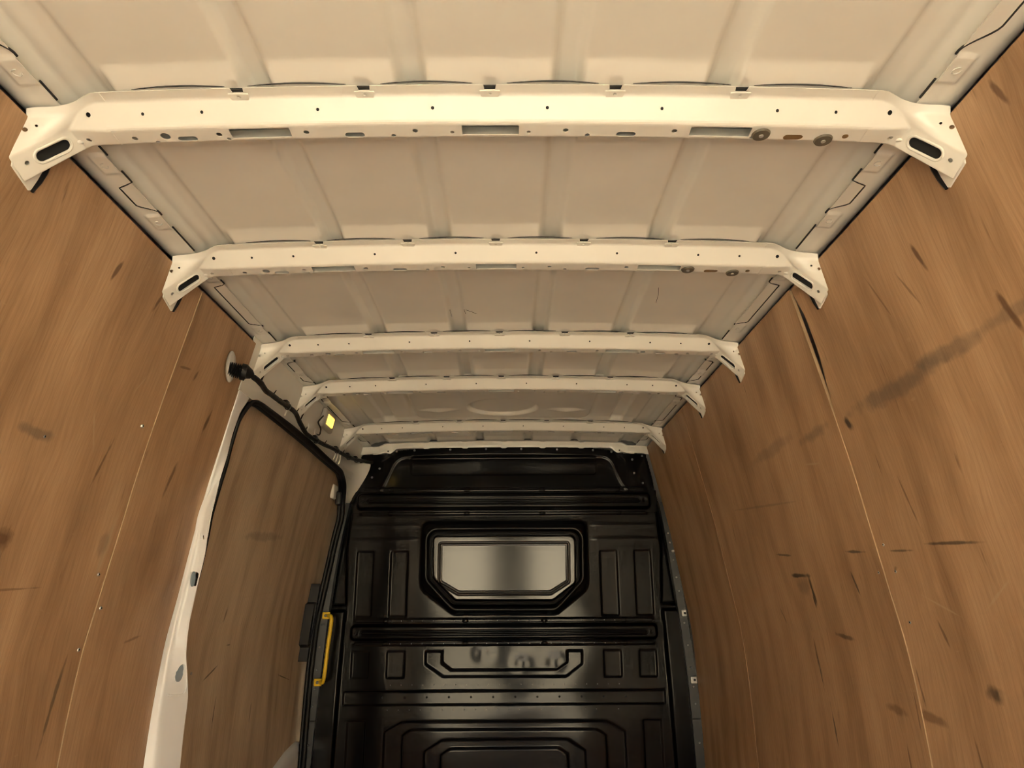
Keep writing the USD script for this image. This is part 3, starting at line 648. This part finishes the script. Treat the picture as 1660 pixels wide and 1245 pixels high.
# ------------------------------------------------------------------ wiring loom, sleeve, lamp
hp = [(-.757, 2.083, .6455), (-.753, 2.13, .643), (-.760, 2.20, .640), (-.773, 2.30, .652), (-.790, 2.45, .669), (-.801, 2.66, .684), (-.808, 2.77, .663), (-.811, 2.88, .646), (-.809, 3.10, .656), (-.806, 3.31, .673), (-.803, 3.55, .687), (-.797, 3.75, .705), (-.775, 3.90, .722), (-.745, 3.955, .725)]
lo = thing('wiring_loom', (-.80, 2.6, .66), 'black taped wiring loom sagging along the top of the sliding door opening', 'cable')
hpp = smooth_path(np.array(hp)+[.005, 0, .006], 160); rng = np.random.RandomState(3)
obj('cable', tube(hpp, .0085+.0012*rng.rand(160), 10), 'cable', lo)
for k in (38, 78, 108, 128, 142):
    c = hpp[k]; obj('cable_clip', rbox((.02, .034, .026), .006, c+np.array([-.002, 0, .006])), 'black_plastic', lo)
    obj('cable_tie', tube([c+np.array([.011*math.cos(q), .02, .011*math.sin(q)]) for q in np.linspace(0, 2*math.pi, 14)], .0022, 6), 'black_plastic', lo)
for k in (20, 50, 64, 90, 118): obj('cable_tie', tube([hpp[k], hpp[k]+np.array([.010, .004, .020])], [.003, .0015], 6), 'black_plastic', lo)
sv = thing('corrugated_sleeve', (-.80, 2.08, .66), 'black corrugated rubber sleeve at the rear end of the wiring loom', 'cable sleeve')
A, Bq = np.array([-.8125, 2.035, .6635]), np.array([-.766, 2.058, .6585])
tq = np.linspace(0, 1, 220); rad = .0205+.0030*np.sin(tq*2*math.pi*9)
rad = rad*np.where(tq > .8, 1.08, 1)
obj('bellows', tube(A+(Bq-A)*tq[:, None], rad, 20), 'rubber', sv)
obj('end_collar', tube(Bq+np.array([[-.014, -.007, .0014], [-.002, -.001, .0002], [.001, .0005, 0], [.008, .006, -.003], [.012, .012, -.006]]), [.0255, .0255, .020, .016, .011], 20), 'rubber', sv)
mt = trimesh.creation.icosphere(3, 1.0); mt.apply_scale((.012, .024, .050)); mt.apply_translation((-.8105, 2.045, .674))
obj('mounting_cup', mt, 'grey_plastic', sv, label='pale grey mounting cup behind the sleeve')
lp = thing('cargo_lamp', (-.79, 3.13, .765), 'small lit yellow cargo lamp under the roof rail above the sliding door', 'lamp')
cn = np.array([[-.772, 3.048, .803], [-.771, 3.216, .804], [-.786, 3.215, .736], [-.787, 3.047, .730]])
nx = np.cross(cn[1]-cn[0], cn[3]-cn[0]); nx /= np.linalg.norm(nx); nx = nx if nx[0] > 0 else -nx
Mx = np.eye(4); Mx[:3, 0] = (cn[1]-cn[0])/np.linalg.norm(cn[1]-cn[0]); Mx[:3, 2] = nx; Mx[:3, 1] = np.cross(nx, Mx[:3, 0]); ctr = cn.mean(0)
obj('housing', rbox((.170, .088, .024), .010, ctr-nx*.013, Mx), 'grey_plastic', lp)
obj('lens', rbox((.100, .046, .008), .003, ctr-nx*.0005, Mx), 'lamp_lens', lp, label='glowing yellow lens')
obj('base_plate', rbox((.09, .055, .03), .006, ctr-nx*.030+Mx[:3, 0]*-.02, Mx), 'grey_plastic', lp)
obj('lead', tube(smooth_path([(-.792, 3.06, .775), (-.785, 3.0, .752), (-.79, 2.975, .728), (-.792, 3.03, .708), (-.795, 3.035, .692), (-.797, 2.99, .678)], 40), .0032, 8), 'cable', lp)

# ------------------------------------------------------------------ black bulkhead
bk = thing('bulkhead', (0, YB, FLOOR), 'glossy black pressed steel bulkhead closing off the cab end', 'bulkhead')
def H(X, Z):
    """relief of the pressed sheet, towards the camera"""
    h = np.zeros_like(X)
    P = lambda poly, d, w=.010, r=.012: d*sstep(-sd_poly(X, Z, poly, r)/w)
    for s in (-1, 1):
        for a, b in ((.703, .803), (.517, .619)):
            x0, x1 = sorted((s*a, s*b))
            h += P(rect(x0, x1, -.098, .249), -.009); h += P(rect(x0, x1, -.402, -.262), -.009)
        x0, x1 = sorted((s*.706, s*.807)); h += P(rect(x0, x1, -1.1, -.596), -.009)
    h += P([(-.419, -.261), (-.319, -.261), (-.319, -.322), (-.273, -.354), (.273, -.354), (.323, -.322), (.323, -.262), (.416, -.262), (.414, -.336), (.325, -.400), (-.319, -.398), (-.417, -.335)], -.010, .013, .006)
    h += P(rect(-.836, .836, -.531, -.456), -.011)
    for poly, d in (([(-.62, -1.15), (-.618, -.649), (-.525, -.598), (.525, -.599), (.622, -.649), (.624, -1.15)], -.011), ([(-.526, -1.08), (-.526, -.666), (-.482, -.636), (.472, -.637), (.526, -.669), (.528, -1.08)], .011),
                    ([(-.414, -1.0), (-.413, -.740), (-.318, -.684), (.321, -.682), (.416, -.738), (.416, -1.0)], -.011), ([(-.328, -.95), (-.329, -.756), (-.276, -.725), (.275, -.722), (.327, -.752), (.328, -.95)], .011)):
        h += P(poly, d, .013, .008)
    # window surround: wide raised frame with a rolled lip
    so = sd_poly(X, Z, [(-.458, .41), (.462, .41), (.462, .075), (.445, .03), (.283, -.092), (-.268, -.092), (-.44, .03), (-.458, .075)], .05)
    si = sd_poly(X, Z, [(-.407, .346), (.412, .346), (.407, .095), (.268, -.044), (-.264, -.044), (-.403, .100)], .045)
    h += .020*sstep(-so/.030)*sstep((si+.002)/.010)
    h += .012*np.exp(-((si-.017)/.013)**2)
    h -= .014*sstep(-si/.012)
    # upper pocket and the outline bead
    h += P(rect(-.532, .528, .654, .775), -.014, .016, .025)*sstep((.80-Z)/.03)
    line = smooth_path([(-.690, .571), (-.648, .664), (-.617, .73), (-.59, .757), (-.55, .768), (-.40, .776), (-.02, .783), (.40, .776), (.545, .770), (.59, .757), (.615, .73), (.645, .651), (.693, .571)], 60)
    m = (Z > .56)
    dl = np.full_like(X, 9.); dl[m] = sd_line(X[m], Z[m], line)
    h += .005*np.exp(-(dl/.007)**2)
    # stepped strips above and below each beam, with locating tabs
    for z0, z1 in ((.562, .592), (.436, .460), (-.128, -.102), (-.240, -.216)):
        h += .008*sstep((Z-z0)/.006)*sstep((z1-Z)/.006)*sstep((.80-np.abs(X))/.02)
        for xt in (-.627, -.205, .212, .634):
            h += .007*sstep((.013-np.abs(X-xt))/.005)*sstep((Z-z0)/.006)*sstep((z1-Z)/.006)
    # faint creases and the side boxes below the lower beam
    for z in (.381, .305): h += .0015*np.exp(-((Z-z)/.010)**2)*sstep((np.abs(X)-.47)/.05)
    inner = np.interp(Z, [-1.25, -.814, -.397, -.062], [.858, .853, .845, .832])
    h += .030*sstep((np.abs(X)-inner)/.018)*sstep((-.055-Z)/.018)
    h -= .022*sstep((np.abs(X)-np.interp(Z, [-.06, .25, .55], [.832, .850, .83]))/.02)*sstep((Z+.045)/.02)
    # dents and oil-canning of the thin sheet
    for x, z, r, d in ((-.115, -.275, .045, -.003), (.089, -.330, .040, -.003), (.262, -.325, .050, -.004), (.16, -.31, .10, -.0025)):
        h += d*np.exp(-((X-x)**2+(Z-z)**2)/r**2)
    h += .0012*np.sin(X*9+1.3*np.sin(Z*7))*np.sin(Z*11+.7)
    return h
step = .0042
xs = np.arange(-1.0, 1.0+step, step); zs = np.arange(-.90, .83, step)
X, Z = np.meshgrid(xs, zs, indexing='ij'); hh = H(X, Z)
V = np.stack([X, YB-hh, Z], -1).reshape(-1, 3); F = grid_faces(len(xs), len(zs), True)
ztop = lambda x: np.interp(np.abs(x), [0, .3, .5, .60, .66, .83], [.822, .818, .813, .800, .782, .776])
c = V[F].mean(1); keep = (np.abs(c[:, 0]) < W(c[:, 2])-.004) & (c[:, 2] < ztop(c[:, 0]))
F = F[keep]; used = np.unique(F); re = -np.ones(len(V), int); re[used] = np.arange(len(used))
obj('pressed_sheet', (V[used], re[F]), 'black_paint', bk, smooth=True)
obj('lower_sheet', box(-.95, .95, YB, YB+.004, FLOOR, -.89), 'black_paint', bk)
def beam_front(z0, z1, L, zb):
    st = .004; xs = np.arange(-L-.03, L+.03+st, st); zs = np.arange(z0-.012, z1+.012, st)
    X, Z = np.meshgrid(xs, zs, indexing='ij')
    s = sd_poly(X, Z, rect(-L, L, z0, z1), .03)
    h = .034*sstep(-s/.020)-.0005
    b = sd_line(X, Z, [(-.742, zb), (.742, zb)])
    h = h-.009*sstep((.015-b)/.006)+.012*sstep((.0085-b)/.006)
    for x in (-.775, .775):
        q = np.hypot(X-x, Z-zb); h = h-.006*sstep((.010-q)/.004)
    return (np.stack([X, YB-.006-h, Z], -1).reshape(-1, 3), grid_faces(len(xs), len(zs), True))
obj('cross_beam', beam_front(.462, .560, .815, .513), 'black_paint', bk, smooth=True, label='upper cross beam of the bulkhead')
obj('cross_beam', beam_front(-.217, -.128, .812, -.175), 'black_paint', bk, smooth=True, label='lower cross beam of the bulkhead')
# blanked-off window
wp = [(-.392, .328), (.393, .328), (.388, .075), (.262, -.016), (-.264, -.014), (-.386, .105)]
st_ = .0035; xs = np.arange(-.40, .402, st_); zs = np.arange(-.024, .336, st_); X, Z = np.meshgrid(xs, zs, indexing='ij')
s = sd_poly(X, Z, wp, .035); sg = sd_poly(X, Z, [(-.353, .288), (.353, .288), (.349, .078), (.250, .019), (-.246, .019), (-.350, .078)], .012)
hw = -.030*(1-sstep((-s+.004)/.010))
hw += -.006*np.exp(-((sg)/.0042)**2)+.003*np.exp(-((sg+.010)/.004)**2)
V = np.stack([X, YB-.012-hw, Z], -1).reshape(-1, 3); F = grid_faces(len(xs), len(zs), True); sf = s.ravel()[F].min(1); F = F[sf < .006]
used = np.unique(F); re = -np.ones(len(V), int); re[used] = np.arange(len(used))
obj('window_blank', (V[used], re[F]), 'black_blank', bk, smooth=True, label='polished black blank filling the window opening')
gk = Polygon(wp).buffer(-.035).buffer(.035+.012, resolution=8); pts = np.array(gk.exterior.coords)
obj('window_gasket', tube(np.stack([pts[:, 0], np.full(len(pts), YB-.003), pts[:, 1]], 1), .010, 8), 'rubber', bk, label='black rubber gasket round the window blank')
# side flanges with bolts, washers and brackets
def flange(side, tab):
    z, xo, xi = np.array(tab).T; zz = np.linspace(z[0], z[-1], 60)
    Xo, Xi = PchipInterpolator(z, xo)(zz), PchipInterpolator(z, xi)(zz)
    g = np.array([[(side*(o+(i-o)*u), YB-.058+.010*u, q) for u in np.linspace(0, 1, 4)]+[(side*(i-.002), YB-.010, q)] for o, i, q in zip(Xo, Xi, zz)])
    f = obj('side_flange', shell(g, .002, (0, 1, 0)), 'flange_paint', bk, label='blue-grey bolted edge strip of the bulkhead')
    return f, (lambda q: (float(np.interp(q, zz, (Xo+Xi)/2))))
fR, cR = flange(1, [(FLOOR, 1.01, .965), (-.824, 1.004, .956), (-.407, .985, .944), (.152, .930, .896), (.35, .898, .872), (.50, .868, .852)])
fL, cL = flange(-1, [(FLOOR, 1.01, .97), (-.813, 1.004, .963), (-.407, .985, .944), (.161, .945, .900), (.30, .918, .880), (.50, .866, .845)])
for side, f, cc in ((1, fR, cR), (-1, fL, cL)):
    for z in (.33, .28, .19, .10, .03, -.13, -.24, -.35, -.44, -.52, -.70):
        obj('bolt', cyl((side*cc(z), YB-.055, z), (0, -1, 0), .0055, .006, 12, .8), 'rivet_steel', f)
    obj('strip_joint', box(side*cc(-.59)-.022, side*cc(-.59)+.022, YB-.062, YB-.056, -.5925, -.5895), 'dark_inside', f)
for z, w, h in ((.235, .016, .012), (-.082, .026, .034), (-.407, .032, .034)):
    q = obj('bracket', rbox((w, .012, h), .004, (cR(z)+.004, YB-.066, z)), 'zinc', fR, label='bare metal bracket')
    if w > .02: obj('bracket_hole', cyl((cR(z)+.007, YB-.0725, z), (0, -1, 0), .006, .002, 14), 'dark_inside', q)
obj('bracket', rbox((.024, .012, .012), .003, (-cL(.23), YB-.066, .23)), 'zinc', fL, label='bare metal clip')
# small rivets pressed in rows
rv = []
def riv(x, z, r=.0036, y=YB): rv.append(cyl((x, y-.002, z), (0, -1, 0), r, .005, 8, .6))
for x in np.arange(-.60, .62, .0565):
    for z in (-.115, -.229):
        if min(abs(x-t) for t in (-.627, -.205, .212, .634)) > .02: riv(x, z, .003, YB-.010)
    riv(x+.01, -.430, .003)
    if random.random() < .8: riv(x, -.549, .003)
obj('rivet', cat_(rv), 'rivet_steel', bk, kind='stuff', label='rows of small rivets across the bulkhead')
for x in np.arange(-.629, .70, .1143): obj('bolt_hole', cyl((x, YB+.0095, -.491), (0, -1, 0), .0055, .004, 12), 'dark_inside', bk)
for x, z in ((-.608, .797), (-.507, .803), (-.304, .807), (-.101, .810), (.099, .809), (.302, .805), (.506, .800), (.611, .790), (.783, .765), (.726, .745), (.733, .668), (.779, .612), (-.70, .70), (-.74, .65)):
    obj('bolt', cyl((x, YB-.004, z), (0, -1, 0), .0065, .007, 12, .8), 'rivet_steel', bk)
for s in (-1, 1): obj('alignment_bead', tube([(s*.655, YB-.004, .765), (s*.69, YB-.004, .742)], [.003, .006], 6), 'black_paint', bk)

# yellow grab handle
gh = thing('grab_handle', (-.915, 3.90, -.245), 'bright yellow grab handle bolted upright on the left edge of the bulkhead', 'grab handle')
top, bot = np.array([-.925, 3.902, -.085]), np.array([-.945, 3.902, -.408])
bar = [top+[.008, -.002, 0], top+[.026, -.022, -.002], top+[.033, -.034, -.020], (top+bot)/2+[.033, -.036, 0], bot+[.033, -.034, .020], bot+[.026, -.022, .002], bot+[.008, -.002, 0]]
obj('bar', tube(smooth_path(bar, 60), .0098, 14), 'yellow', gh)
for p in (top, bot):
    q = obj('mounting_foot', rbox((.040, .010, .036), .004, p+np.array([-.004, 0, 0])), 'yellow', gh)
    obj('bolt', cyl(p+np.array([-.005, -.007, 0]), (0, -1, 0), .008, .006, 6), 'olive_plug', q)
